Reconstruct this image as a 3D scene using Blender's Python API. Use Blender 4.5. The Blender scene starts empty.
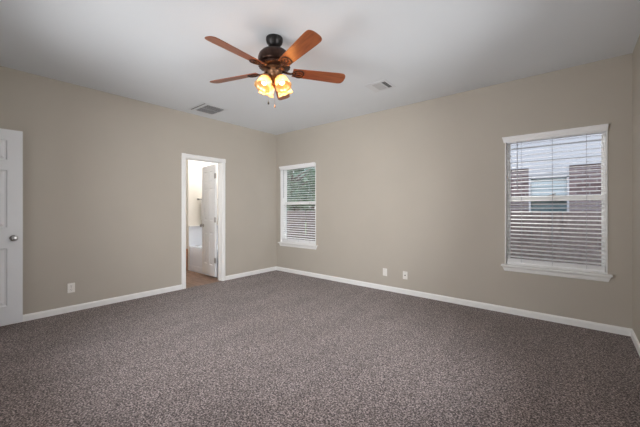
import bpy, bmesh, math, random
from mathutils import Vector, Matrix
random.seed(7)
S = bpy.context.scene
COL = S.collection
PI = math.pi

# ------------------------------------------------------------------ camera
H = 1.205
FZ = -.04          # floor level
cam = bpy.data.cameras.new('camera')
cam.sensor_width = 36.0
cam.lens = 304.7 / 640 * 36.0
cam.shift_y = -4.0 / 640
cam.clip_start = 0.02
cam.clip_end = 300
camo = bpy.data.objects.new('camera', cam)
COL.objects.link(camo)
camo.location = (0, 0, H)
camo.rotation_euler = (PI / 2, 0, math.radians(39.7))
S.camera = camo

# ------------------------------------------------------------------ world, exposure
W = bpy.data.worlds.new('world')
S.world = W
W.use_nodes = True
wn = W.node_tree.nodes
wl = W.node_tree.links
bgn = wn['Background']
tc = wn.new('ShaderNodeTexCoord')
sp = wn.new('ShaderNodeSeparateXYZ')
rp = wn.new('ShaderNodeValToRGB')
rp.color_ramp.elements[0].position = 0.0
rp.color_ramp.elements[0].color = (.95, .95, .97, 1)
rp.color_ramp.elements[1].position = 0.7
rp.color_ramp.elements[1].color = (.68, .80, .98, 1)
wl.new(tc.outputs['Generated'], sp.inputs[0])
wl.new(sp.outputs[2], rp.inputs[0])
wl.new(rp.outputs[0], bgn.inputs[0])
mrs = wn.new('ShaderNodeMapRange')      # overcast sky: brighter overhead than at the horizon
mrs.inputs['From Min'].default_value = .25
mrs.inputs['From Max'].default_value = .65
mrs.inputs['To Min'].default_value = 1.3
mrs.inputs['To Max'].default_value = 5.5
wl.new(sp.outputs[2], mrs.inputs[0])
wl.new(mrs.outputs[0], bgn.inputs[1])
S.view_settings.view_transform = 'Standard'
S.view_settings.look = 'None'
S.view_settings.gamma = 1
S.view_settings.exposure = 0.08
S.view_settings.use_curve_mapping = False
S.cycles.use_denoising = True
S.cycles.max_bounces = 14
S.cycles.diffuse_bounces = 8
S.cycles.transparent_max_bounces = 24
S.cycles.sample_clamp_indirect = 6


def area_light(name, loc, rot, sx, sy, power, color):
    l = bpy.data.lights.new(name, 'AREA')
    l.shape = 'RECTANGLE'
    l.size = sx
    l.size_y = sy
    l.energy = power
    l.color = color
    o = bpy.data.objects.new(name, l)
    COL.objects.link(o)
    o.location = loc
    o.rotation_euler = rot
    return o


def point_light(name, loc, r, power, color):
    l = bpy.data.lights.new(name, 'POINT')
    l.shadow_soft_size = r
    l.energy = power
    l.color = color
    o = bpy.data.objects.new(name, l)
    COL.objects.link(o)
    o.location = loc
    return o


FILL_TINT = (.985, .99, 1.0)
# unseen fill lamps outside two added windows, supplying most of the room's light
area_light('fill_light_front', (-2.45, -.66, 1.32), (PI / 2 + .06, 0, -.02), 1.9, 1.4, 52, FILL_TINT).data.spread = math.radians(132)
area_light('fill_light_side', (.80, 1.95, 1.34), (PI / 2 - .08, 0, PI / 2 - .36), 1.5, 1.4, 40, FILL_TINT).data.spread = math.radians(110)
sun = bpy.data.lights.new('sun', 'SUN')
sun.energy = 3.2
sun.angle = math.radians(3)
sun.color = (1, .96, .9)
suno = bpy.data.objects.new('sun', sun)
COL.objects.link(suno)
suno.rotation_euler = (math.radians(-43), math.radians(-14), 0)
# bathroom ceiling lamp, then an unseen fill added for the tub apron and door
point_light('bathroom_tub_light', (-5.55, 3.45, 2.35), .12, 27, (1.0, .96, .91))
point_light('bathroom_fill_light', (-5.35, 1.75, 2.1), .12, 9, (1.0, .97, .94))

# ------------------------------------------------------------------ materials


def new_mat(name):
    m = bpy.data.materials.new(name)
    m.use_nodes = True
    return m, m.node_tree.nodes, m.node_tree.links, m.node_tree.nodes['Principled BSDF']


def mat(name, col, rough=.6, metal=0.0, bump=0.0, bscale=200, var=0.0, vscale=8, spec=.5, coat=0.0):
    m, n, l, b = new_mat(name)
    b.inputs['Base Color'].default_value = (*col, 1)
    b.inputs['Roughness'].default_value = rough
    b.inputs['Metallic'].default_value = metal
    b.inputs['Specular IOR Level'].default_value = spec
    b.inputs['Coat Weight'].default_value = coat
    t = n.new('ShaderNodeTexCoord')
    if var:
        x = n.new('ShaderNodeTexNoise')
        x.inputs['Scale'].default_value = vscale
        x.inputs['Detail'].default_value = 4
        l.new(t.outputs['Object'], x.inputs['Vector'])
        r = n.new('ShaderNodeValToRGB')
        r.color_ramp.elements[0].position = .3
        r.color_ramp.elements[1].position = .7
        r.color_ramp.elements[0].color = (*[max(0, c * (1 - var)) for c in col], 1)
        r.color_ramp.elements[1].color = (*[min(1, c * (1 + var)) for c in col], 1)
        l.new(x.outputs['Fac'], r.inputs[0])
        l.new(r.outputs[0], b.inputs['Base Color'])
    if bump:
        x = n.new('ShaderNodeTexNoise')
        x.inputs['Scale'].default_value = bscale
        x.inputs['Detail'].default_value = 3
        l.new(t.outputs['Object'], x.inputs['Vector'])
        bp = n.new('ShaderNodeBump')
        bp.inputs['Strength'].default_value = bump
        bp.inputs['Distance'].default_value = .003
        l.new(x.outputs['Fac'], bp.inputs['Height'])
        l.new(bp.outputs[0], b.inputs['Normal'])
    return m


M = {}
M['wall'] = mat('taupe_wall_paint', (.485, .445, .388), .75, bump=.25, bscale=130, var=.02, vscale=2, spec=.25)
M['ceiling'] = mat('ceiling_paint', (.755, .785, .815), .85, bump=.3, bscale=90, var=.012, vscale=1.5, spec=.2)
M['trim'] = mat('white_trim_paint', (.87, .87, .86), .38, var=.01)
M['door'] = mat('white_door_paint', (.74, .75, .77), .42, var=.01)
M['slat'] = mat('blind_slat', (.92, .92, .93), .4, var=.01)
M['cord'] = mat('shaded_blind_cord', (.34, .34, .36), .8, var=.02)  # grey carries the backlit shade on cords and wand in the colour
M['vinyl'] = mat('window_vinyl', (.88, .88, .87), .35, var=.01)
M['plate'] = mat('plastic_plate', (.82, .80, .76), .35, var=.01)
M['dark'] = mat('dark_slot', (.03, .03, .03), .7, var=.05)
M['nickel'] = mat('satin_nickel', (.42, .41, .40), .32, 1.0, var=.04)
M['hinge'] = mat('hinge_metal', (.35, .34, .33), .4, .9, var=.04)
M['bronze'] = mat('oil_rubbed_bronze', (.055, .028, .02), .36, .7, var=.35, vscale=30)
M['black'] = mat('black_canopy_metal', (.02, .018, .018), .4, .5, var=.2, vscale=20)
M['brass'] = mat('aged_brass', (.22, .11, .055), .4, .6, bump=.6, bscale=60, var=.45, vscale=50)
M['vent'] = mat('vent_metal', (.70, .72, .745), .5, var=.01)
M['louver'] = mat('vent_louver', (.60, .60, .61), .5, var=.02)
M['duct'] = mat('vent_duct', (.16, .16, .16), .8, var=.1)
M['tub'] = mat('tub_acrylic', (.78, .83, .92), .18, var=.01)
M['towel'] = mat('white_towel', (.88, .88, .87), .95, bump=.8, bscale=300, var=.02)
M['bathwall'] = mat('bathroom_wall_paint', (.74, .71, .66), .75, bump=.2, bscale=130, var=.02)
M['cabinet'] = mat('brown_cabinet_wood', (.30, .14, .07), .45, var=.25, vscale=12)
M['bark'] = mat('bark', (.12, .09, .07), .9, bump=.8, bscale=30, var=.3)
M['grass'] = mat('lawn_grass', (.10, .16, .05), .95, bump=.8, bscale=60, var=.35, vscale=3)
M['shingle'] = mat('roof_shingle', (.12, .11, .11), .9, bump=.6, bscale=30, var=.3)
M['bulb'] = mat('bulb_glass', (1, .9, .7), .3)
_b = M['bulb'].node_tree.nodes['Principled BSDF']
_b.inputs['Emission Color'].default_value = (1, .80, .48, 1)
_b.inputs['Emission Strength'].default_value = 3


def carpet_mat():
    m, n, l, b = new_mat('cut_pile_carpet')
    b.inputs['Roughness'].default_value = .95
    b.inputs['Specular IOR Level'].default_value = .1
    b.inputs['Sheen Weight'].default_value = .15
    t = n.new('ShaderNodeTexCoord')
    a = n.new('ShaderNodeTexNoise')
    a.inputs['Scale'].default_value = 95
    a.inputs['Detail'].default_value = 5
    a.inputs['Roughness'].default_value = .75
    l.new(t.outputs['Object'], a.inputs['Vector'])
    r = n.new('ShaderNodeValToRGB')
    e = r.color_ramp.elements
    e[0].position = .40
    e[0].color = (.035, .026, .025, 1)
    e[1].position = .62
    e[1].color = (.56, .465, .44, 1)
    k = e.new(.5)
    k.color = (.155, .125, .118, 1)
    l.new(a.outputs['Fac'], r.inputs[0])
    # vacuum and foot marks in the pile
    mp = n.new('ShaderNodeMapping')
    mp.inputs['Rotation'].default_value = (0, 0, .5)
    mp.inputs['Scale'].default_value = (2.2, .7, 1)
    l.new(t.outputs['Object'], mp.inputs[0])
    c = n.new('ShaderNodeTexNoise')
    c.inputs['Scale'].default_value = 1.6
    c.inputs['Detail'].default_value = 4
    l.new(mp.outputs[0], c.inputs['Vector'])
    mr = n.new('ShaderNodeMapRange')
    mr.inputs['From Min'].default_value = .3
    mr.inputs['From Max'].default_value = .7
    mr.inputs['To Min'].default_value = .88
    mr.inputs['To Max'].default_value = 1.12
    l.new(c.outputs['Fac'], mr.inputs[0])
    x = n.new('ShaderNodeMix')
    x.data_type = 'RGBA'
    x.blend_type = 'MULTIPLY'
    x.inputs[0].default_value = 1
    l.new(r.outputs[0], x.inputs[6])
    l.new(mr.outputs[0], x.inputs[7])
    l.new(x.outputs[2], b.inputs['Base Color'])
    bp = n.new('ShaderNodeBump')
    bp.inputs['Strength'].default_value = .7
    bp.inputs['Distance'].default_value = .006
    l.new(a.outputs['Fac'], bp.inputs['Height'])
    l.new(bp.outputs[0], b.inputs['Normal'])
    return m


def wood_mat(name, c0, c1, rough, axis_scale, coat=0.0, planks=False):
    m, n, l, b = new_mat(name)
    b.inputs['Roughness'].default_value = rough
    b.inputs['Coat Weight'].default_value = coat
    b.inputs['Coat Roughness'].default_value = .25
    t = n.new('ShaderNodeTexCoord')
    mp = n.new('ShaderNodeMapping')
    mp.inputs['Scale'].default_value = axis_scale
    l.new(t.outputs['Object'], mp.inputs[0])
    a = n.new('ShaderNodeTexNoise')
    a.inputs['Scale'].default_value = 6
    a.inputs['Detail'].default_value = 6
    a.inputs['Distortion'].default_value = .6
    l.new(mp.outputs[0], a.inputs['Vector'])
    r = n.new('ShaderNodeValToRGB')
    r.color_ramp.elements[0].position = .3
    r.color_ramp.elements[0].color = (*c0, 1)
    r.color_ramp.elements[1].position = .7
    r.color_ramp.elements[1].color = (*c1, 1)
    l.new(a.outputs['Fac'], r.inputs[0])
    out = r.outputs[0]
    if planks:
        br = n.new('ShaderNodeTexBrick')
        br.inputs['Scale'].default_value = 1
        br.inputs['Brick Width'].default_value = 1.2
        br.inputs['Row Height'].default_value = .15
        br.inputs['Mortar Size'].default_value = .002
        br.inputs['Color1'].default_value = (.75, .75, .75, 1)
        br.inputs['Color2'].default_value = (1.2, 1.15, 1.1, 1)
        br.inputs['Mortar'].default_value = (.3, .3, .3, 1)
        l.new(t.outputs['Object'], br.inputs['Vector'])
        x = n.new('ShaderNodeMix')
        x.data_type = 'RGBA'
        x.blend_type = 'MULTIPLY'
        x.inputs[0].default_value = 1
        l.new(out, x.inputs[6])
        l.new(br.outputs[0], x.inputs[7])
        out = x.outputs[2]
    l.new(out, b.inputs['Base Color'])
    return m


def brick_mat():
    m, n, l, b = new_mat('brick_masonry')
    b.inputs['Roughness'].default_value = .9
    t = n.new('ShaderNodeTexCoord')
    s = n.new('ShaderNodeSeparateXYZ')
    c = n.new('ShaderNodeCombineXYZ')
    l.new(t.outputs['Object'], s.inputs[0])
    l.new(s.outputs[0], c.inputs[0])
    l.new(s.outputs[2], c.inputs[1])
    br = n.new('ShaderNodeTexBrick')
    br.inputs['Scale'].default_value = 1
    br.inputs['Brick Width'].default_value = .21
    br.inputs['Row Height'].default_value = .075
    br.inputs['Mortar Size'].default_value = .009
    br.inputs['Color1'].default_value = (.09, .055, .055, 1)
    br.inputs['Color2'].default_value = (.18, .125, .125, 1)
    br.inputs['Mortar'].default_value = (.22, .20, .20, 1)
    l.new(c.outputs[0], br.inputs['Vector'])
    l.new(br.outputs[0], b.inputs['Base Color'])
    return m


def glass_mat(name, tint=(1, 1, 1), refl=.06, rough=.02):
    m, n, l, b = new_mat(name)
    n.remove(b)
    tr = n.new('ShaderNodeBsdfTransparent')
    tr.inputs[0].default_value = (*tint, 1)
    g = n.new('ShaderNodeBsdfGlossy')
    g.inputs['Roughness'].default_value = rough
    lw = n.new('ShaderNodeFresnel')
    lw.inputs[0].default_value = 1.35
    mx = n.new('ShaderNodeMixShader')
    l.new(lw.outputs[0], mx.inputs[0])
    l.new(tr.outputs[0], mx.inputs[1])
    l.new(g.outputs[0], mx.inputs[2])
    l.new(mx.outputs[0], n['Material Output'].inputs[0])
    return m


def shade_mat():
    m, n, l, b = new_mat('amber_frosted_glass')
    n.remove(b)
    tl = n.new('ShaderNodeBsdfTranslucent')
    tl.inputs[0].default_value = (.82, .63, .40, 1)
    tr = n.new('ShaderNodeBsdfTransparent')
    tr.inputs[0].default_value = (.82, .63, .40, 1)
    gl = n.new('ShaderNodeBsdfGlossy')
    gl.inputs['Roughness'].default_value = .3
    m1 = n.new('ShaderNodeMixShader')
    m1.inputs[0].default_value = .5
    l.new(tl.outputs[0], m1.inputs[1])
    l.new(tr.outputs[0], m1.inputs[2])
    m2 = n.new('ShaderNodeMixShader')
    m2.inputs[0].default_value = .05
    l.new(m1.outputs[0], m2.inputs[1])
    l.new(gl.outputs[0], m2.inputs[2])
    em = n.new('ShaderNodeEmission')
    t = n.new('ShaderNodeTexCoord')
    x = n.new('ShaderNodeTexNoise')
    x.inputs['Scale'].default_value = 22
    x.inputs['Detail'].default_value = 3
    l.new(t.outputs['Object'], x.inputs['Vector'])
    r = n.new('ShaderNodeValToRGB')
    r.color_ramp.elements[0].position = .3
    r.color_ramp.elements[0].color = (.95, .50, .18, 1)
    r.color_ramp.elements[1].position = .7
    r.color_ramp.elements[1].color = (1, .70, .34, 1)
    l.new(x.outputs['Fac'], r.inputs[0])
    l.new(r.outputs[0], em.inputs[0])
    em.inputs[1].default_value = .10
    ad = n.new('ShaderNodeAddShader')
    l.new(m2.outputs[0], ad.inputs[0])
    l.new(em.outputs[0], ad.inputs[1])
    l.new(ad.outputs[0], n['Material Output'].inputs[0])
    return m


def leaf_mat(name, c0, c1):
    m, n, l, b = new_mat(name)
    b.inputs['Roughness'].default_value = .55
    t = n.new('ShaderNodeTexCoord')
    x = n.new('ShaderNodeTexNoise')
    x.inputs['Scale'].default_value = 3
    l.new(t.outputs['Object'], x.inputs['Vector'])
    r = n.new('ShaderNodeValToRGB')
    r.color_ramp.elements[0].position = .35
    r.color_ramp.elements[0].color = (*c0, 1)
    r.color_ramp.elements[1].position = .65
    r.color_ramp.elements[1].color = (*c1, 1)
    l.new(x.outputs['Fac'], r.inputs[0])
    l.new(r.outputs[0], b.inputs['Base Color'])
    return m


M['carpet'] = carpet_mat()
M['bathfloor'] = wood_mat('wood_look_plank_floor', (.20, .115, .075), (.38, .25, .18), .4, (1, 5, 1), planks=True)
M['blade'] = wood_mat('cherry_fan_blade', (.18, .042, .014), (.30, .088, .030), .38, (1, 9, 9), coat=.2)
M['fence'] = wood_mat('weathered_fence_board', (.075, .050, .047), (.16, .12, .115), .85, (8, 8, 1))
M['brick'] = brick_mat()
M['siding'] = mat('lap_siding_paint', (.36, .355, .37), .6, var=.02)
M['glass'] = glass_mat('window_glass')
M['house_glass'] = mat('neighbour_glass', (.14, .22, .26), .15, var=.1, spec=.8)
M['curtain'] = mat('pale_curtain', (.72, .82, .88), .8, var=.03)
M['shade'] = shade_mat()
M['leaf'] = leaf_mat('dark_green_leaves', (.05, .10, .06), (.22, .32, .20))
M['leaf2'] = leaf_mat('blue_green_leaves', (.10, .19, .15), (.34, .44, .36))

# ------------------------------------------------------------------ mesh helpers


class MB:
    def __init__(s):
        s.b = bmesh.new()

    def box(s, x0, x1, y0, y1, z0, z1, mtx=None):
        vs = [s.b.verts.new(Vector((x, y, z))) for z in (z0, z1) for y in (y0, y1) for x in (x0, x1)]
        if mtx is not None:
            for v in vs:
                v.co = mtx @ v.co
        for f in ((0, 2, 3, 1), (4, 5, 7, 6), (0, 1, 5, 4), (2, 6, 7, 3), (0, 4, 6, 2), (1, 3, 7, 5)):
            s.b.faces.new([vs[i] for i in f])
        return s

    def lathe(s, prof, n=32, mtx=None, close=False, wob=None):
        rings = []
        for i, (r, z) in enumerate(prof):
            ring = []
            for k in range(n):
                a = 2 * PI * k / n
                rr, zz = r, z
                if wob:
                    rr, zz = wob(i, a, r, z)
                v = Vector((rr * math.cos(a), rr * math.sin(a), zz))
                if mtx is not None:
                    v = mtx @ v
                ring.append(s.b.verts.new(v))
            rings.append(ring)
        m = len(rings)
        for i in range(m if close else m - 1):
            A, B = rings[i], rings[(i + 1) % m]
            for k in range(n):
                s.b.faces.new((A[k], A[(k + 1) % n], B[(k + 1) % n], B[k]))
        if not close:
            s.b.faces.new(rings[0][::-1])
            s.b.faces.new(rings[-1])
        return s

    def tube(s, pts, r, n=8, closed=False):
        pts = [Vector(p) for p in pts]
        rings = []
        m = len(pts)
        up = None
        for i, p in enumerate(pts):
            a = pts[(i - 1) % m] if (closed or i > 0) else p
            c = pts[(i + 1) % m] if (closed or i < m - 1) else p
            t = (c - a).normalized()
            if up is None:
                up = Vector((0, 0, 1)) if abs(t.z) < .9 else Vector((1, 0, 0))
            u = t.cross(up).normalized()
            w = u.cross(t).normalized()
            up = w
            rr = r[i] if isinstance(r, (list, tuple)) else r
            rings.append([s.b.verts.new(p + u * rr * math.cos(2 * PI * k / n) + w * rr * math.sin(2 * PI * k / n)) for k in range(n)])
        for i in range(m if closed else m - 1):
            A, B = rings[i], rings[(i + 1) % m]
            for k in range(n):
                s.b.faces.new((A[k], A[(k + 1) % n], B[(k + 1) % n], B[k]))
        if not closed:
            s.b.faces.new(rings[0][::-1])
            s.b.faces.new(rings[-1])
        return s

    def prism(s, prof, p0, p1, ax, az):
        """extrude a 2-D profile (list of (a, b)) from p0 to p1; a along ax, b along az"""
        p0, p1, ax, az = Vector(p0), Vector(p1), Vector(ax), Vector(az)
        A = [s.b.verts.new(p0 + ax * a + az * b) for a, b in prof]
        B = [s.b.verts.new(p1 + ax * a + az * b) for a, b in prof]
        n = len(prof)
        for k in range(n):
            s.b.faces.new((A[k], A[(k + 1) % n], B[(k + 1) % n], B[k]))
        s.b.faces.new(A[::-1])
        s.b.faces.new(B)
        return s

    def poly(s, pts, z0, z1, mtx=None):
        A = [s.b.verts.new(Vector((x, y, z0))) for x, y in pts]
        B = [s.b.verts.new(Vector((x, y, z1))) for x, y in pts]
        if mtx is not None:
            for v in A + B:
                v.co = mtx @ v.co
        n = len(pts)
        for k in range(n):
            s.b.faces.new((A[k], A[(k + 1) % n], B[(k + 1) % n], B[k]))
        s.b.faces.new(A[::-1])
        s.b.faces.new(B)
        return s

    def build(s, name, m, parent=None, smooth=False, bevel=0.0, kind=None):
        bmesh.ops.recalc_face_normals(s.b, faces=s.b.faces)
        me = bpy.data.meshes.new(name)
        s.b.to_mesh(me)
        s.b.free()
        me.materials.append(M[m] if isinstance(m, str) else m)
        if smooth:
            for p in me.polygons:
                p.use_smooth = True
        o = bpy.data.objects.new(name, me)
        COL.objects.link(o)
        if parent is not None:
            o.parent = parent
        if bevel:
            bv = o.modifiers.new('bevel', 'BEVEL')
            bv.width = bevel
            bv.segments = 2
            bv.limit_method = 'ANGLE'
        if smooth == 'auto':
            es = o.modifiers.new('split', 'EDGE_SPLIT')
            es.split_angle = math.radians(35)
        if kind:
            o['kind'] = kind
        return o


def box(name, m, x0, x1, y0, y1, z0, z1, parent=None, bevel=0.0, kind=None):
    return MB().box(x0, x1, y0, y1, z0, z1).build(name, m, parent, bevel=bevel, kind=kind)


def empty(name, loc, rz=0.0, label=None, cat=None, group=None, kind=None):
    o = bpy.data.objects.new(name, None)
    o.empty_display_size = .1
    COL.objects.link(o)
    o.location = loc
    o.rotation_euler = (0, 0, rz)
    tag(o, label, cat, group, kind)
    return o


def tag(o, label=None, cat=None, group=None, kind=None):
    if label:
        o['label'] = label
    if cat:
        o['category'] = cat
    if group:
        o['group'] = group
    if kind:
        o['kind'] = kind
    return o


# ------------------------------------------------------------------ room shell
X0, X1, Y0, Y1, C = -4.706, .45, -.36, 4.26, 2.74
T = .15


def wall(name, axis, pos, thick, a0, a1, holes, m='wall', z1=C, z0=FZ):
    """axis 'x': the wall runs along x at y = pos; holes are (a0, a1, z0, z1)"""
    mb = MB()
    us = sorted({a0, a1, *[h[0] for h in holes], *[h[1] for h in holes]})
    for u0, u1 in zip(us[:-1], us[1:]):
        hs = sorted([h for h in holes if h[0] <= u0 + 1e-6 and h[1] >= u1 - 1e-6], key=lambda h: h[2])
        z = z0
        spans = []
        for h in hs:
            if h[2] > z:
                spans.append((z, h[2]))
            z = h[3]
        if z < z1:
            spans.append((z, z1))
        for q0, q1 in spans:
            lo, hi = min(pos, pos + thick), max(pos, pos + thick)
            if axis == 'x':
                mb.box(u0, u1, lo, hi, q0, q1)
            else:
                mb.box(lo, hi, u0, u1, q0, q1)
    bmesh.ops.remove_doubles(mb.b, verts=mb.b.verts, dist=1e-5)
    return mb.build(name, m, kind='structure')


RW = (-.632, .272, .545, 2.055)      # right-hand window opening in the back wall
LW = (-4.575, -3.632, .545, 2.055)   # window next to the corner
BD = (2.340, 3.002, FZ, 2.03)          # bathroom doorway in the left wall
wall('wall_back', 'x', Y1, T, X0 - .12, X1 + T, [LW, RW])
wall('wall_left', 'y', X0, -.12, Y0 - T, Y1, [BD])
wall('wall_right', 'y', X1, T, Y0 - T, Y1, [(1.15, 2.75, .6, 2.25)])
wall('wall_front', 'x', Y0, -T, X0, X1, [(-4.6, -3.78, FZ, 2.04), (-3.45, -1.45, .6, 2.25)])
box('floor', 'carpet', X0, X1, Y0 - T, Y1, FZ - .05, FZ, kind='structure')
box('ceiling', 'ceiling', X0 - .12, X1 + T, Y0 - T, Y1 + T, C, C + .12, kind='structure')

BB = [(0, 0), (.016, 0), (.016, .056), (.012, .065), (.007, .072), (0, .074)]


def baseboard(name, p0, p1, nrm, parent=None):
    return MB().prism(BB, p0, p1, nrm, (0, 0, 1)).build(name, 'trim', parent, kind='structure')


baseboard('baseboard_back', (X0, Y1 , FZ), (X1, Y1, FZ), (0, -1, 0))
baseboard('baseboard_left', (X0, Y0 , FZ), (X0, 2.284, FZ), (1, 0, 0))
baseboard('baseboard_corner', (X0, 3.06 , FZ), (X0, Y1 - .016, FZ), (1, 0, 0))
baseboard('baseboard_right', (X1, Y0 , FZ), (X1, Y1 - .016, FZ), (-1, 0, 0))
baseboard('baseboard_front', (-3.7, Y0 , FZ), (X1 - .016, Y0, FZ), (0, 1, 0))

# hallway behind the open bedroom door
MB().box(-4.85, -3.5, -1.72, -1.62, FZ, 2.5).box(-4.85, -4.75, -1.62, -.51, FZ, 2.5).box(-3.6, -3.5, -1.62, -.51, FZ, 2.5).build('wall_hall', 'wall', kind='structure')
box('floor_hall', 'carpet', -4.85, -3.5, -1.72, -.51, FZ - .05, FZ, kind='structure')
box('ceiling_hall', 'ceiling', -4.85, -3.5, -1.72, -.51, 2.5, 2.6, kind='structure')


# ------------------------------------------------------------------ windows with blinds
def window(name, x0, x1, z0, z1, y, lock=True):
    root = empty(name, ((x0 + x1) / 2, y, z0), kind='structure')
    inv = Matrix.Translation(-Vector(root.location))

    def B(mb, nm, m, **k):
        bmesh.ops.transform(mb.b, matrix=inv, verts=mb.b.verts)
        return mb.build(nm, m, root, **k)
    # white jamb liner, standing a little proud of the paint
    t = .011
    mb = MB()
    mb.box(x0, x0 + t, y - .010, y + T, z0, z1)
    mb.box(x1 - t, x1, y - .010, y + T, z0, z1)
    mb.box(x0 + t, x1 - t, y - .010, y + T, z1 - t, z1)
    mb.box(x0 + t, x1 - t, y + .03, y + T, z0, z0 + .012)
    B(mb, 'jamb', 'trim', bevel=.002)
    # vinyl frame and two sashes
    f = .013
    a0, a1, b0, b1 = x0 + t, x1 - t, z0 + .012, z1 - t
    mb = MB()
    mb.box(a0, a0 + f, y + .075, y + .145, b0, b1).box(a1 - f, a1, y + .075, y + .145, b0, b1)
    mb.box(a0 + f, a1 - f, y + .075, y + .145, b1 - f, b1).box(a0 + f, a1 - f, y + .075, y + .145, b0, b0 + f)
    B(mb, 'window_frame', 'vinyl', bevel=.002)
    zr0, zr1 = 1.292, 1.362
    g = .017
    c0, c1 = a0 + f, a1 - f
    for nm, q0, q1, yy, hb, ht in (('upper_sash', zr0 + .01, b1 - f, y + .115, .045, g), ('lower_sash', b0 + f, zr1, y + .085, g, .06)):
        mb = MB()
        mb.box(c0, c0 + g, yy, yy + .028, q0, q1).box(c1 - g, c1, yy, yy + .028, q0, q1)
        mb.box(c0 + g, c1 - g, yy, yy + .028, q0, q0 + hb).box(c0 + g, c1 - g, yy, yy + .028, q1 - ht, q1)
        so = B(mb, nm, 'vinyl', bevel=.002)
        mb = MB().box(c0 + g, c1 - g, yy + .012, yy + .016, q0 + hb, q1 - ht)
        bmesh.ops.transform(mb.b, matrix=inv, verts=mb.b.verts)
        mb.build('pane', 'glass', so)
    if lock:
        xm = (x0 + x1) / 2
        mb = MB().box(xm - .03, xm + .03, y + .088, y + .112, zr1, zr1 + .010)
        mb.tube([(xm, y + .10, zr1 + .01), (xm, y + .10, zr1 + .018), (xm + .03, y + .085, zr1 + .02)], .006)
        B(mb, 'sash_lock', 'hinge')
    # stool and apron
    mb = MB().box(x0 - .035, x1 + .035, y - .055, y + .03, z0 - .019, z0 + .001)
    B(mb, 'window_sill', 'trim', bevel=.004)
    mb = MB()
    pr = [(0, 0), (.012, 0), (.018, .012), (.02, .04), (.034, .058), (0, .058)]
    mb.prism(pr, (x0 - .005, y, z0 - .077), (x1 + .005, y, z0 - .077), (0, -1, 0), (0, 0, 1))
    for v in mb.b.verts:      # mitred returns that spread towards the top
        k = (v.co.z - (z0 - .077)) / .058
        v.co.x += (-.022 if v.co.x < (x0 + x1) / 2 else .022) * k
    B(mb, 'apron', 'trim')
    return root


def blind(x0, x1, z0, z1, y, label, wand_x, ov=.020):
    """horizontal two-inch blind hung inside the reveal"""
    root = empty('window_blind', ((x0 + x1) / 2, y + .04, z1), label=label, cat='window blind', group=None)
    inv = Matrix.Translation(-Vector(root.location))

    def B(mb, nm, m, **k):
        bmesh.ops.transform(mb.b, matrix=inv, verts=mb.b.verts)
        return mb.build(nm, m, root, **k)
    t = .018
    a0, a1 = x0 + t, x1 - t
    B(MB().box(a0, a1, y + .015, y + .07, z1 - .055, z1 - .016), 'headrail', 'slat', bevel=.002)
    # crown shaped valance in front of the headrail
    pr = [(0, 0), (.012, 0), (.014, .014), (.022, .03), (.028, .05), (.034, .055), (.034, .066), (0, .066)]
    mb = MB().prism(pr, (x0 - .004, y - .010, z1 - .050), (x1 - .004, y - .010, z1 - .050), (0, -1, 0), (0, 0, 1))
    for v in mb.b.verts:
        k = max(0, (y - .010 - v.co.y) / .034)
        v.co.x += (-ov if v.co.x < (x0 + x1) / 2 else .008) * k
    B(mb, 'valance', 'slat')
    yc = y + .043
    th = math.radians(9)
    mb = MB()
    zz = z1 - .078
    zb = z0 + .082
    while zz > zb:
        w = .025
        prof = []
        for k in range(5):
            s = -1 + k * .5
            prof.append((s * w * math.cos(th), s * w * math.sin(th) + .0035 * (1 - s * s) + .0013))
        for k in range(4, -1, -1):
            s = -1 + k * .5
            prof.append((s * w * math.cos(th), s * w * math.sin(th) + .0035 * (1 - s * s) - .0013))
        mb.prism(prof, (a0, yc, zz), (a1, yc, zz), (0, 1, 0), (0, 0, 1))
        zz -= .0445
    B(mb, 'slats', 'slat')
    # spare slats resting on the bottom rail
    mb = MB()
    for k in range(5):
        mb.box(a0, a1, yc - .025, yc + .025, z0 + .040 + k * .0062, z0 + .0445 + k * .0062)
    B(mb, 'stacked_slats', 'slat')
    B(MB().box(a0, a1, yc - .025, yc + .025, z0 + .016, z0 + .038), 'bottom_rail', 'slat', bevel=.003)
    W_ = a1 - a0
    for fx in (.168, .503, .836):
        mb = MB()
        for dy in (-.027, .027):
            mb.tube([(a0 + W_ * fx, yc + dy, z0 + .03), (a0 + W_ * fx, yc + dy, z1 - .05)], .0013, 5)
        B(mb, 'ladder_cord', 'cord')
    B(MB().tube([(wand_x, yc - .036, z1 - .05), (wand_x, yc - .036, z1 - .62)], .004, 8), 'tilt_wand', 'cord')
    return root


window('window_1', *LW, Y1)
window('window_2', *RW, Y1)
blind(*LW, Y1, 'white horizontal blind in the narrow-looking window beside the room corner, trees behind', LW[0] + .08, ov=.004)
blind(*RW, Y1, 'white horizontal blind in the window facing the brick house, near the right wall', RW[0] + .124)


def added_window(name, axis, a0, a1, z0, z1, pos, sgn):
    root = empty(name, (0, 0, 0), kind='structure')
    mb = MB()
    gl = MB()

    def bx(m, u0, u1, v0, v1, q0, q1):
        lo, hi = min(pos + sgn * v0, pos + sgn * v1), max(pos + sgn * v0, pos + sgn * v1)
        if axis == 'x':
            m.box(u0, u1, lo, hi, q0, q1)
        else:
            m.box(lo, hi, u0, u1, q0, q1)
    bx(mb, a0, a0 + .05, -.01, .12, z0, z1)
    bx(mb, a1 - .05, a1, -.01, .12, z0, z1)
    bx(mb, a0, a1, -.01, .12, z1 - .05, z1)
    bx(mb, a0, a1, -.04, .12, z0, z0 + .04)
    zm = (z0 + z1) / 2
    bx(mb, a0 + .05, a1 - .05, .06, .10, zm - .025, zm + .025)
    bx(gl, a0 + .05, a1 - .05, .08, .085, z0 + .04, z1 - .05)
    mb.build('window_frame', 'vinyl', root)
    gl.build('pane', 'glass', root)


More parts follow.
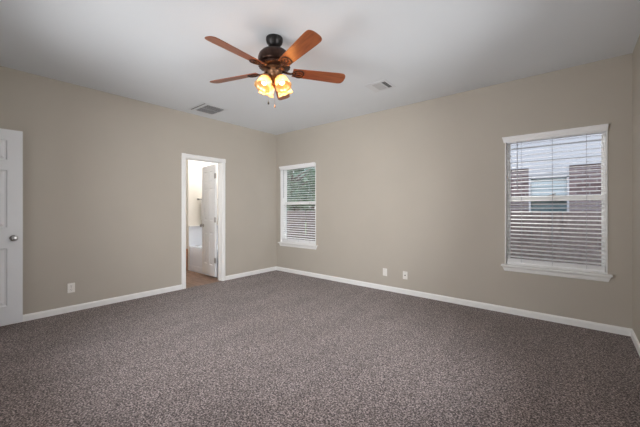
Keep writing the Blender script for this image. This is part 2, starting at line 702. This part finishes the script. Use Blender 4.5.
added_window('added_window_3', 'x', -3.45, -1.45, .6, 2.25, Y0, -1)  # added out of view as an opening for the front fill lamp
added_window('added_window_4', 'y', 1.15, 2.75, .6, 2.25, X1, 1)  # unseen window, added to let the side fill lamp in


# ------------------------------------------------------------------ six-panel doors
def panel_door(name, w, h, loc, rz, knob_side=1, hinges=False):
    """slab from local x=0 (hinge edge) to x=w, faces at y=0 and y=-.035, z from .012"""
    root = empty(name, loc, rz, kind='structure')
    st = .115 * (w / .81) ** .5
    mid = (w - 2 * st - .10) / 2
    cols = [(st, st + mid), (w - st - mid, w - st)]
    s = h / 2.03
    rows = [(.20 * s, .80 * s), (1.01 * s, 1.61 * s), (1.712 * s, 1.922 * s)]
    b = bmesh.new()
    xs = sorted({0, w, *[c for q in cols for c in q]})
    zs = sorted({.012, h, *[r for q in rows for r in q]})

    def face(side):
        y = 0 if side > 0 else -.035
        n = 1 if side > 0 else -1
        for i in range(len(xs) - 1):
            for j in range(len(zs) - 1):
                u0, u1, v0, v1 = xs[i], xs[i + 1], zs[j], zs[j + 1]
                pan = (u0, u1) in cols and (v0, v1) in rows
                if not pan:
                    b.faces.new([b.verts.new((u, y, v)) for u, v in ((u0, v0), (u1, v0), (u1, v1), (u0, v1))])
                    continue
                lv = [(0, 0), (.010, -.009), (.022, -.010), (.045, -.002)]
                R = []
                for d, dy in lv:
                    R.append([b.verts.new((u, y + n * dy, v)) for u, v in ((u0 + d, v0 + d), (u1 - d, v0 + d), (u1 - d, v1 - d), (u0 + d, v1 - d))])
                for A, Bq in zip(R[:-1], R[1:]):
                    for k in range(4):
                        b.faces.new((A[k], A[(k + 1) % 4], Bq[(k + 1) % 4], Bq[k]))
                b.faces.new(R[-1])
    face(1)
    face(-1)
    for u in (0, w):
        b.faces.new([b.verts.new(p) for p in ((u, 0, .012), (u, 0, h), (u, -.035, h), (u, -.035, .012))])
    for v in (.012, h):
        b.faces.new([b.verts.new(p) for p in ((0, 0, v), (w, 0, v), (w, -.035, v), (0, -.035, v))])
    bmesh.ops.remove_doubles(b, verts=b.verts, dist=1e-5)
    mb = MB()
    mb.b.free()
    mb.b = b
    mb.build('door_slab', 'door', root)
    kx, kz = w - .068, .905
    mb = MB()
    for sgn, y in ((1, 0), (-1, -.035)):
        mt = Matrix.Translation((kx, y, kz)) @ Matrix.Rotation(-sgn * PI / 2, 4, 'X')
        mb.lathe([(.032, 0), (.032, .006), (.026, .010), (.011, .012), (.011, .030), (.020, .036), (.027, .046), (.027, .055), (.021, .064), (.008, .067)], 24, mt)
    mb.build('door_handle', 'nickel', root, smooth='auto')
    if hinges:
        for hz in (.30, 1.02, 1.80):
            mb = MB().lathe([(.008, hz - .045), (.008, hz + .045)], 12, Matrix.Translation((-.016, .004, 0)))
            mb.box(-.018, .03, -.001, .0015, hz - .045, hz + .045)
            mb.box(-.045, -.016, -.001, .0015, hz - .045, hz + .045)
            mb.build('hinge', 'hinge', root)
    return root


# bedroom door, opened back flat along the left wall
panel_door('door_1', .81, 2.037, (-4.55, -.335, 0), PI / 2, hinges=False)
for_door = MB()
MB().box(-4.675, -4.6, Y0, Y0 + .016, FZ, 2.10).box(-3.78, -3.70, Y0, Y0 + .016, FZ, 2.10).box(-4.6, -3.78, Y0, Y0 + .016, 2.04, 2.10).build('trim_1', 'trim', kind='structure')

# bathroom doorway casing, jamb and open door
cas = [(0, 0), (.012, 0), (.018, .012), (.014, .03), (.018, .045), (.012, .06), (0, .065)]
mb = MB()
y0, y1, zt = BD[0], BD[1], BD[3]
jt = .012
for yy, d in ((y0 + .006, -1), (y1 - .006, 1)):
    mb.prism(cas, (X0, yy, FZ), (X0, yy, zt + .06), (1, 0, 0), (0, d, 0))
mb.prism(cas, (X0, y0 + .006 - .065, zt - .006), (X0, y1 - .006 + .065, zt - .006), (1, 0, 0), (0, 0, 1))
mb.build('trim_2', 'trim', kind='structure')
mb = MB()
xj0 = X0 - .125
mb.box(xj0, X0 + .002, y0, y0 + jt, FZ, zt)
mb.box(xj0, X0 + .002, y1 - jt, y1, FZ, zt)
mb.box(xj0, X0 + .002, y0 + jt, y1 - jt, zt - jt, zt)
# door stop
mb.box(X0 - .085, X0 - .05, y0 + jt, y0 + jt + .01, FZ, zt - jt)
mb.box(X0 - .085, X0 - .05, y1 - jt - .01, y1 - jt, FZ, zt - jt)
mb.box(X0 - .085, X0 - .05, y0 + jt, y1 - jt, zt - jt - .01, zt - jt)
mb.build('trim_3', 'trim', kind='structure')
panel_door('door_2', .585, 2.01, (-4.878, 2.962, 0), PI - math.radians(8.0), hinges=True)

# ------------------------------------------------------------------ bathroom
BX = -6.05
box('floor_bathroom', 'bathfloor', -6.7, X0 - .015, 1.0, 4.05, FZ - .05, FZ - .004, kind='structure')
box('ceiling_bathroom', 'ceiling', -6.7, X0 - .12, 1.0, 4.05, 2.6, 2.74, kind='structure')
MB().box(BX - .4, BX, 3.075, 3.95, FZ, 2.6).build('wall_bathroom', 'bathwall', kind='structure')
MB().box(-6.55, -6.42, 1.0, 3.075, FZ, 2.6).build('wall_bathroom_side', 'bathwall', kind='structure')
MB().box(-6.55, X0 - .12, 3.85, 3.97, FZ, 2.6).box(-6.55, X0 - .12, .95, 1.05, FZ, 2.6).box(X0 - .135, X0 - .12, 1.0, y0, FZ, 2.6).box(X0 - .135, X0 - .12, y1, 3.9, FZ, 2.6).box(X0 - .135, X0 - .12, y0, y1, zt, 2.6).build('wall_bathroom_back', 'bathwall', kind='structure')

# bathtub with panelled apron
tub = empty('bathtub', (-5.44, 3.46, 0), label='white bathtub with a plain apron, behind the half open bathroom door', cat='bathtub')
bx0, bx1, by0, by1, bz = -6.045, -4.86, 3.095, 3.84, .45
b = bmesh.new()


def rr(x0_, x1_, y0_, y1_, r, z, n=6):
    out = []
    for cx, cy, a0_ in ((x1_ - r, y1_ - r, 0), (x0_ + r, y1_ - r, 1), (x0_ + r, y0_ + r, 2), (x1_ - r, y0_ + r, 3)):
        for k in range(n + 1):
            a = PI / 2 * (a0_ + k / n)
            out.append(b.verts.new((cx + r * math.cos(a) + 5.44, cy + r * math.sin(a) - 3.46, z)))
    return out


rings = [rr(bx0, bx1, by0, by1, .01, FZ - .003), rr(bx0, bx1, by0, by1, .01, bz - .012), rr(bx0 + .008, bx1 - .008, by0 + .008, by1 - .008, .01, bz),
         rr(bx0 + .08, bx1 - .08, by0 + .07, by1 - .07, .15, bz), rr(bx0 + .09, bx1 - .09, by0 + .08, by1 - .08, .15, bz - .02),
         rr(bx0 + .15, bx1 - .15, by0 + .12, by1 - .12, .16, .14), rr(bx0 + .25, bx1 - .25, by0 + .18, by1 - .18, .12, .10)]
for A, Bq in zip(rings[:-1], rings[1:]):
    n = len(A)
    for k in range(n):
        b.faces.new((A[k], A[(k + 1) % n], Bq[(k + 1) % n], Bq[k]))
b.faces.new(rings[-1])
mb = MB()
mb.b.free()
mb.b = b
mb.build('tub_shell', 'tub', tub, smooth='auto')
MB().box(-.60, .57, -.375, -.365, FZ - .003, .07).build('apron_skirt', 'tub', tub, bevel=.003)
# white surround on the end wall with a ledge on top
sur = empty('tub_surround', (BX, 3.46, .45), label='white waist-high wall surround with a ledge, at the end of the bathtub', cat='tub surround')
MB().box(.001, .014, -.38, .38, .002, .405).build('panel', 'tub', sur)
MB().box(.001, .045, -.38, .38, .405, .425).build('ledge', 'trim', sur, bevel=.003)
# towel bar and towel
tb = empty('towel_bar', (BX, 3.28, 1.42), label='dark metal towel bar on the beige bathroom wall', cat='towel bar')
mx = Matrix.Rotation(PI / 2, 4, 'Y')
for yy, nm in ((0, 'post'), (.5, 'post')):
    MB().lathe([(.022, 0), (.022, .008), (.009, .012), (.009, .055), (.014, .058), (.014, .075), (.004, .08)], 16, Matrix.Translation((0, yy, 0)) @ mx).build(nm, 'hinge', tb, smooth='auto')
MB().tube([(.066, 0, 0), (.066, .5, 0)], .008, 10).build('bar', 'hinge', tb)
mb = MB()
for s in (-1, 1):
    L = .47 if s > 0 else .44
    mb.box(.066 + s * .0145 - .0055, .066 + s * .0145 + .0055, .045, .40, -L, .012)
mb.box(.049, .083, .045, .40, .009, .020)
tw = mb.build('towel', 'towel', bevel=.004)
tw.location = (BX, 3.28, 1.422)
tag(tw, 'white towel folded over the bar on the bathroom wall', 'towel')
# low wooden cabinet beside the tub
cb = empty('cabinet', (-6.24, 2.82, 0), label='low brown wooden cabinet at the foot of the bathtub, just inside the doorway', cat='cabinet')
MB().box(-.17, .17, -.25, .25, FZ - .003, .40).build('body', 'cabinet', cb, bevel=.003)
for yy in (-.125, .125):
    dd = MB().box(.17, .186, yy - .118, yy + .118, .03, .385).build('cabinet_door', 'cabinet', cb, bevel=.003)
    MB().lathe([(.010, 0), (.006, .01), (.012, .02), (.004, .026)], 12, Matrix.Translation((.186, yy - .09 * (1 if yy > 0 else -1), .30)) @ mx).build('knob', 'nickel', dd)


# ------------------------------------------------------------------ ceiling fan
FX, FY = -2.056, 1.838
fan = empty('ceiling_fan', (FX, FY, C), label='bronze ceiling fan with five cherry wood blades and four glowing glass shades', cat='ceiling fan')


def fpart(mb, nm, m, parent=None, **k):
    bmesh.ops.transform(mb.b, matrix=Matrix.Translation((0, 0, -C)), verts=mb.b.verts)
    return mb.build(nm, m, parent or fan, **k)


fpart(MB().lathe([(.070, 2.7395), (.074, 2.735), (.075, 2.715), (.070, 2.695), (.055, 2.672), (.045, 2.660), (.028, 2.655)], 40), 'canopy', 'black', smooth='auto')
fpart(MB().lathe([(.016, 2.668), (.016, 2.632)], 20), 'downrod', 'black', smooth='auto')
fpart(MB().lathe([(.026, 2.645), (.030, 2.638), (.030, 2.628), (.022, 2.622)], 24), 'coupling', 'black', smooth='auto')
mot = fpart(MB().lathe([(.035, 2.632), (.075, 2.627), (.110, 2.612), (.134, 2.588), (.144, 2.560), (.144, 2.518), (.136, 2.505), (.125, 2.500), (.125, 2.494)], 48), 'motor_housing', 'bronze', smooth='auto')
# ornate pierced lower ring
mb = MB().lathe([(.118, 2.502), (.118, 2.494), (.132, 2.492), (.138, 2.484), (.132, 2.474), (.100, 2.464), (.06, 2.462)], 48)
for k in range(24):
    a = 2 * PI * k / 24
    mb.lathe([(.004, -.010), (.012, -.004), (.013, .002), (.006, .010)], 8, Matrix.Translation((.129 * math.cos(a), .129 * math.sin(a), 2.482)))
fpart(mb, 'decorative_band', 'bronze', smooth='auto')
fpart(MB().lathe([(.086, 2.466), (.088, 2.452), (.06, 2.444)], 40), 'flywheel', 'brass', smooth='auto')
fpart(MB().lathe([(.050, 2.450), (.060, 2.444), (.060, 2.426), (.056, 2.418), (.062, 2.412), (.062, 2.400), (.050, 2.380), (.034, 2.358), (.028, 2.350)], 40), 'switch_housing', 'brass', smooth='auto')
fpart(MB().lathe([(.026, 2.352), (.030, 2.345), (.018, 2.338), (.015, 2.330), (.021, 2.322), (.019, 2.312), (.008, 2.304), (.009, 2.298), (.003, 2.292)], 24), 'finial', 'brass', smooth='auto')

BR0, BR1 = .165, .672


def blade_outline():
    pts = []
    pts.append((BR0, -.050))
    pts.append((BR0 + .12, -.057))
    n = 12
    w = .068
    xc = BR1 - .055
    pts.append((xc - .04, -w))
    for k in range(n + 1):
        a = -PI / 2 + PI * k / n
        pts.append((xc + .055 * abs(math.cos(a)) ** .75, w * (abs(math.sin(a)) ** .75) * (1 if a > 0 else -1)))
    pts.append((xc - .04, w))
    pts.append((BR0 + .12, .057))
    pts.append((BR0, .050))
    return pts


BZ = 2.447
for k in range(5):
    ang = math.radians(-91 + 72 * k + 3.8)
    rot = Matrix.Rotation(ang, 4, 'Z')
    pit = Matrix.Rotation(math.radians(-15), 4, 'X')
    mtx = Matrix.Translation((0, 0, BZ)) @ Matrix.Rotation(math.radians(-1.5), 4, 'Y') @ rot @ pit
    # the blade keeps its own frame so that the grain runs along it
    bl = MB().poly(blade_outline(), -.003, .003).build('blade', 'blade', fan, bevel=.0015)
    bl.matrix_local = Matrix.Translation((0, 0, -C)) @ mtx
    # blade iron: arm, open medallion ring, screws
    mb = MB()
    arm = [(.070, 0, -.001), (.09, 0, -.004), (.115, 0, -.012), (.14, 0, -.014), (.17, 0, -.008)]
    mb.tube([(a, 0, c) for a, _, c in arm], [.013, .011, .010, .010, .008], 8)
    ring = []
    for q in range(22):
        a = 2 * PI * q / 22
        ring.append((.216 + .050 * math.cos(a), .044 * math.sin(a) * (1 + .25 * math.cos(a)), -.008))
    mb.tube(ring, .0055, 6, closed=True)
    for dx, dy in ((.19, 0), (.22, .016), (.22, -.016), (.243, 0)):
        mb.lathe([(.008, -.004), (.008, -.008), (.003, -.012)], 8, Matrix.Translation((dx, dy, 0)))
    for s in (-1, 1):
        mb.tube([(.143, 0, -.012), (.173, s * .020, -.009), (.203, s * .010, -.008), (.220, s * .016, -.008)], .004, 6)
        mb.tube([(.243, 0, -.008), (.230, s * .02, -.008), (.220, s * .016, -.008)], .0035, 6)
    for v in mb.b.verts:
        v.co.z += -.001
    ir = mb.build('blade_iron', 'bronze', fan, smooth=True)
    ir.matrix_local = Matrix.Translation((0, 0, -C)) @ mtx

# four shades on curved arms
for k in range(4):
    a = math.radians(39.7 + 90 + 45 + 90 * k)
    dx, dy = math.cos(a), math.sin(a)
    arm = fpart(MB().tube([(dx * .030, dy * .030, 2.372), (dx * .055, dy * .055, 2.358), (dx * .072, dy * .072, 2.360), (dx * .082, dy * .082, 2.368)], .008, 8), 'light_arm', 'brass', smooth=True)
    tilt = math.radians(27)
    base = Matrix.Translation((dx * .072, dy * .072, 2.380)) @ Matrix.Rotation(a, 4, 'Z') @ Matrix.Rotation(PI - tilt, 4, 'Y')
    fpart(MB().lathe([(.014, -.004), (.026, 0), (.029, .010), (.029, .026), (.024, .028)], 20, base), 'socket', 'brass', arm, smooth='auto')
    out = [(.027, .018), (.034, .022), (.047, .034), (.056, .052), (.060, .074), (.060, .094), (.062, .108), (.072, .130)]
    inn = [(r - .003, z) for r, z in out][::-1]

    def wob(i, ang_, r, z):
        if i in (6, 9):
            return r * (1 + .03 * math.sin(ang_ * 8)), z
        if i in (7, 8):
            return r * (1 + .035 * math.sin(ang_ * 8)), z + .003 * math.cos(ang_ * 8)
        return r, z
    fpart(MB().lathe(out + inn, 48, base, close=True, wob=wob), 'glass_shade', 'shade', arm, smooth=True)
    fpart(MB().lathe([(.010, .022), (.012, .034), (.022, .052), (.027, .068), (.024, .084), (.012, .095), (.002, .097)], 20, base), 'bulb', 'bulb', arm, smooth=True)
    p = base @ Vector((0, 0, .112))
    point_light('fan_bulb_light', (FX + p.x, FY + p.y, p.z), .02, 3.4, (1, .70, .43))
# two pull chains
for nm, (cx, cy), zt_, zb_, fob in (('pull_chain', (-.040, -.035), 2.41, 2.168, 'black'), ('pull_chain', (0.004, .0), 2.294, 2.138, 'cabinet')):
    mb = MB()
    z = zt_
    while z > zb_:
        mb.lathe([(.0004, z), (.0016, z - .0015), (.0004, z - .003)], 6, Matrix.Translation((cx, cy, 0)))
        z -= .0042
    mb.tube([(cx, cy, zt_), (cx, cy, zb_)], .0006, 4)
    ch = fpart(mb, nm, 'brass')
    fpart(MB().lathe([(.003, zb_ + .004), (.007, zb_ - .006), (.008, zb_ - .016), (.005, zb_ - .024), (.001, zb_ - .026)], 12, Matrix.Translation((cx, cy, 0))), 'chain_fob', fob, ch, smooth=True)


# ------------------------------------------------------------------ ceiling vents
def vent(x0, x1, y0_, y1_, fields, label):
    root = empty('ceiling_vent', ((x0 + x1) / 2, (y0_ + y1_) / 2, C), label=label, cat='ceiling vent', group=None)
    inv = Matrix.Translation(-Vector(root.location))

    def B(mb, nm, m, **k):
        bmesh.ops.transform(mb.b, matrix=inv, verts=mb.b.verts)
        return mb.build(nm, m, root, **k)
    us = sorted({x0, x1, *[f[0] for f in fields], *[f[1] for f in fields]})
    vs = sorted({y0_, y1_, *[f[2] for f in fields], *[f[3] for f in fields]})
    mb = MB()
    for i in range(len(us) - 1):
        for j in range(len(vs) - 1):
            cx, cy = (us[i] + us[i + 1]) / 2, (vs[j] + vs[j + 1]) / 2
            if any(f[0] < cx < f[1] and f[2] < cy < f[3] for f in fields):
                continue
            mb.box(us[i], us[i + 1], vs[j], vs[j + 1], C - .004, C - .0005)
    bmesh.ops.remove_doubles(mb.b, verts=mb.b.verts, dist=1e-5)
    B(mb, 'frame', 'vent')
    mb = MB()
    for f in fields:
        mb.box(f[0], f[1], f[2], f[3], C - .0015, C - .0005)
    B(mb, 'backing', 'duct')
    for f in fields:
        mb = MB()
        fx0, fx1, fy0, fy1, ax, pitch, th = f
        th = math.radians(th)
        w = .0075
        if ax == 'x':
            y = fy0 + pitch / 2
            while y < fy1:
                m_ = Matrix.Translation((0, y, C - .0052)) @ Matrix.Rotation(th, 4, 'X')
                mb.box(fx0, fx1, -w, w, -.0006, .0006, m_)
                y += pitch
        else:
            x = fx0 + pitch / 2
            while x < fx1:
                m_ = Matrix.Translation((x, 0, C - .0052)) @ Matrix.Rotation(th, 4, 'Y')
                mb.box(-w, w, fy0, fy1, -.0006, .0006, m_)
                x += pitch
        B(mb, 'louver', 'louver')
    return root


vent(-4.53, -4.06, 2.28, 2.70, [(-4.50, -4.09, 2.318, 2.342, 'x', .0125, 35), (-4.47, -4.30, 2.385, 2.665, 'y', .0145, 30), (-4.285, -4.115, 2.385, 2.665, 'y', .0145, 30)],
     'large white ceiling vent near the left wall, by the bathroom doorway')
vent(-1.99, -1.70, 3.255, 3.535, [(-1.905, -1.802, 3.305, 3.492, 'y', .0145, -12), (-1.782, -1.734, 3.30, 3.50, 'y', .020, 50)],
     'smaller white ceiling vent with a dark slot, near the back wall')


# ------------------------------------------------------------------ wall plates
def plate(loc, rz, kind, label, cat='wall outlet', name='wall_outlet'):
    root = empty(name, loc, rz, label=label, cat=cat)
    MB().box(-.036, .036, -.006, -.0003, -.058, .058).build('cover_plate', 'plate', root, bevel=.003)
    if kind == 'duplex':
        for dz in (-.021, .021):
            s = MB().lathe([(.0165, 0), (.0165, .002), (.015, .003)], 20, Matrix.Translation((0, -.006, dz)) @ Matrix.Rotation(PI / 2, 4, 'X')).build('socket', 'plate', root)
            mb = MB()
            mb.box(-.0075, -.0045, -.0098, -.0089, dz + .001, dz + .009).box(.0045, .0075, -.0098, -.0089, dz + .001, dz + .009)
            mb.box(-.003, .003, -.0098, -.0089, dz - .010, dz - .005)
            mb.build('slots', 'dark', s)
    elif kind == 'coax':
        MB().lathe([(.009, 0), (.009, .003), (.005, .003), (.005, .012), (.002, .013)], 12, Matrix.Translation((0, -.006, 0)) @ Matrix.Rotation(PI / 2, 4, 'X')).build('coaxial_jack', 'dark', root)
    elif kind == 'decor':
        MB().box(-.017, .017, -.0085, -.006, -.034, .034).build('insert', 'plate', root, bevel=.001)
    for dz in ((0,) if kind == 'duplex' else (-.045, .045)):
        MB().lathe([(.0035, 0), (.0035, .001), (.002, .0015)], 8, Matrix.Translation((0, -.006, dz)) @ Matrix.Rotation(PI / 2, 4, 'X')).build('screw', 'nickel', root)
    return root


plate((X0, .92, .25), PI / 2, 'duplex', 'white duplex power outlet on the left wall, between the open door and the bathroom')
plate((-2.232, Y1, .24), 0, 'decor', 'blank-faced white wall plate on the back wall, nearer the corner window', 'wall plate', 'wall_plate')
plate((-1.903, Y1, .235), 0, 'coax', 'white wall plate with a dark centre jack on the back wall', 'wall plate', 'wall_plate')

# ------------------------------------------------------------------ outdoors
GZ = -.45
box('lawn', 'grass', -40, 25, 4.41, 45, GZ - .1, GZ, kind='structure')


# picket fence along the side yard
def fence(x0, x1, y, top, label):
    root = empty('wooden_fence', ((x0 + x1) / 2, y, GZ), label=label, cat='fence')
    inv = Matrix.Translation(-Vector(root.location))
    n = max(1, round((x1 - x0) / 2.4))
    for i in range(n):
        u0, u1 = x0 + (x1 - x0) * i / n, x0 + (x1 - x0) * (i + 1) / n
        mb = MB()
        x = u0
        while x < u1 - .05:
            dz = random.uniform(-.012, .008)
            w = .138
            mb.box(x, x + w, y - .009 + random.uniform(-.003, .003), y + .009, GZ + .03, top + dz)
            x += .145
        for rz_ in (GZ + .3, (GZ + top) / 2, top - .25):
            mb.box(u0, u1, y + .012, y + .05, rz_, rz_ + .085)
        bmesh.ops.transform(mb.b, matrix=inv, verts=mb.b.verts)
        mb.build('fence_panel', 'fence', root)
    for i in range(n + 1):
        u = x0 + (x1 - x0) * i / n
        mb = MB().box(u - .045, u + .045, y + .05, y + .14, GZ, top - .05)
        bmesh.ops.transform(mb.b, matrix=inv, verts=mb.b.verts)
        mb.build('fence_post', 'fence', root)
    return root


fence(-16.0, 4.0, 6.6, 1.17, 'weathered brown picket fence running behind both windows')

# neighbouring brick house
HX0, HX1, HY, HD = -3.6, 6.0, 8.0, 8.0
hs = empty('neighbour_house', (1.2, HY + 4, GZ), label='neighbouring house of brown brick with pale siding above, seen through the blind', cat='house')
inv = Matrix.Translation(-Vector(hs.location))


def Hh(mb, nm, m, parent=None, **k):
    bmesh.ops.transform(mb.b, matrix=inv, verts=mb.b.verts)
    return mb.build(nm, m, parent or hs, **k)


wx0, wx1 = -.74, -.06
mb = MB()
mb.box(HX0, wx0, HY, HY + .12, GZ, 2.12).box(wx1, HX1, HY, HY + .12, GZ, 2.12).box(wx0, wx1, HY, HY + .12, GZ, .55)
mb.box(HX0, HX0 + .12, HY + .12, HY + HD, GZ, 2.12).box(HX1 - .12, HX1, HY + .12, HY + HD, GZ, 2.12)
Hh(mb, 'brick_wall', 'brick')
mb = MB()
z = 2.10
while z < 4.3:
    mb.prism([(0, 0), (.022, 0), (.008, .155), (0, .155)], (HX0, HY, z), (HX1, HY, z), (0, -1, 0), (0, 0, 1))
    z += .15
mb.box(HX0, HX1, HY, HY + .12, 2.12, 4.3)
mb.box(wx0, wx1, HY - .02, HY + .1, 1.94, 2.12)
Hh(mb, 'siding', 'siding')
fr = MB()
fr.box(wx0, wx0 + .035, HY - .01, HY + .08, .55, 1.90).box(wx1 - .035, wx1, HY - .01, HY + .08, .55, 1.90)
fr.box(wx0, wx1, HY - .01, HY + .08, 1.87, 1.94).box(wx0, wx1, HY - .01, HY + .08, .55, .60).box(wx0, wx1, HY - .01, HY + .06, 1.40, 1.44)
hw = Hh(fr, 'window', 'siding')
mb = MB().box(wx0 + .035, wx1 - .035, HY + .04, HY + .046, .60, 1.87)
bmesh.ops.transform(mb.b, matrix=inv, verts=mb.b.verts)
mb.build('pane', 'glass', hw)
mb = MB()
z = 1.86
while z > 1.45:
    mb.box(wx0 + .035, wx1 - .035, HY + .075, HY + .079, z - .052, z)
    z -= .06
bmesh.ops.transform(mb.b, matrix=inv, verts=mb.b.verts)
mb.build('inner_blind', 'curtain', hw)
mb = MB().box(wx0, wx1, HY + .115, HY + .12, .55, 1.94)
bmesh.ops.transform(mb.b, matrix=inv, verts=mb.b.verts)
mb.build('room_behind', 'house_glass', hw)
mb = MB().prism([(-.5, 4.25), (4.2, 6.6), (8.5, 4.25), (8.5, 4.1), (-.5, 4.1)], (HX0 - .4, HY, 0), (HX1 + .4, HY, 0), (0, 1, 0), (0, 0, 1))
Hh(mb, 'roof', 'shingle')


# trees outside the corner window
def tree(x, y, h, r, nleaf, lm, label, crown_z):
    root = empty('leafy_tree', (x, y, GZ), label=label, cat='tree')
    pts = [(0, 0, 0)]
    for k in range(1, 6):
        pts.append((random.uniform(-.1, .1) * k * .4, random.uniform(-.1, .1) * k * .4, (h * .8) * k / 5))
    mb = MB().tube(pts, [.14 - .02 * k for k in range(6)], 8)
    for k in range(9):
        a = random.uniform(0, 2 * PI)
        z0_ = h * random.uniform(.25, .7)
        L = r * random.uniform(.5, .9)
        mb.tube([(0, 0, z0_), (L * .5 * math.cos(a), L * .5 * math.sin(a), z0_ + L * .35), (L * math.cos(a), L * math.sin(a), z0_ + L * .6)], [.05, .03, .012], 6)
    mb.build('trunk', 'bark', root, smooth=True)
    b_ = bmesh.new()
    blobs = [(random.gauss(0, r * .45), random.gauss(0, r * .45), random.uniform(crown_z, h), random.uniform(.25, .55) * r * .6) for _ in range(34)]
    for i in range(nleaf):
        bx_, by_, bz_, br_ = random.choice(blobs)
        d = Vector((random.gauss(0, 1), random.gauss(0, 1), random.gauss(0, 1))).normalized() * br_ * random.uniform(.5, 1) ** .5
        p = Vector((bx_, by_, bz_)) + d
        u = Vector((random.gauss(0, 1), random.gauss(0, 1), random.gauss(0, 1))).normalized()
        w = u.orthogonal().normalized()
        s = random.uniform(.05, .09)
        vs = [b_.verts.new(p + u * s), b_.verts.new(p + w * s * .5 + u * s * .2), b_.verts.new(p - u * s), b_.verts.new(p - w * s * .5 + u * s * .2)]
        b_.faces.new(vs)
    m_ = MB()
    m_.b.free()
    m_.b = b_
    m_.build('foliage', lm, root)
    return root


tree(-8.6, 8.6, 4.1, 1.5, 9000, 'leaf', 'dark green leafy tree behind the fence, through the corner window', 1.4)
tree(-13.2, 12.2, 4.4, 1.7, 8000, 'leaf2', 'paler blue-green tree standing further back beyond the fence', 1.4)
tree(-10.1, 11.6, 4.6, 1.4, 8000, 'leaf2', 'tall pale green tree between the darker tree and the bluish one, behind the fence', 1.2)
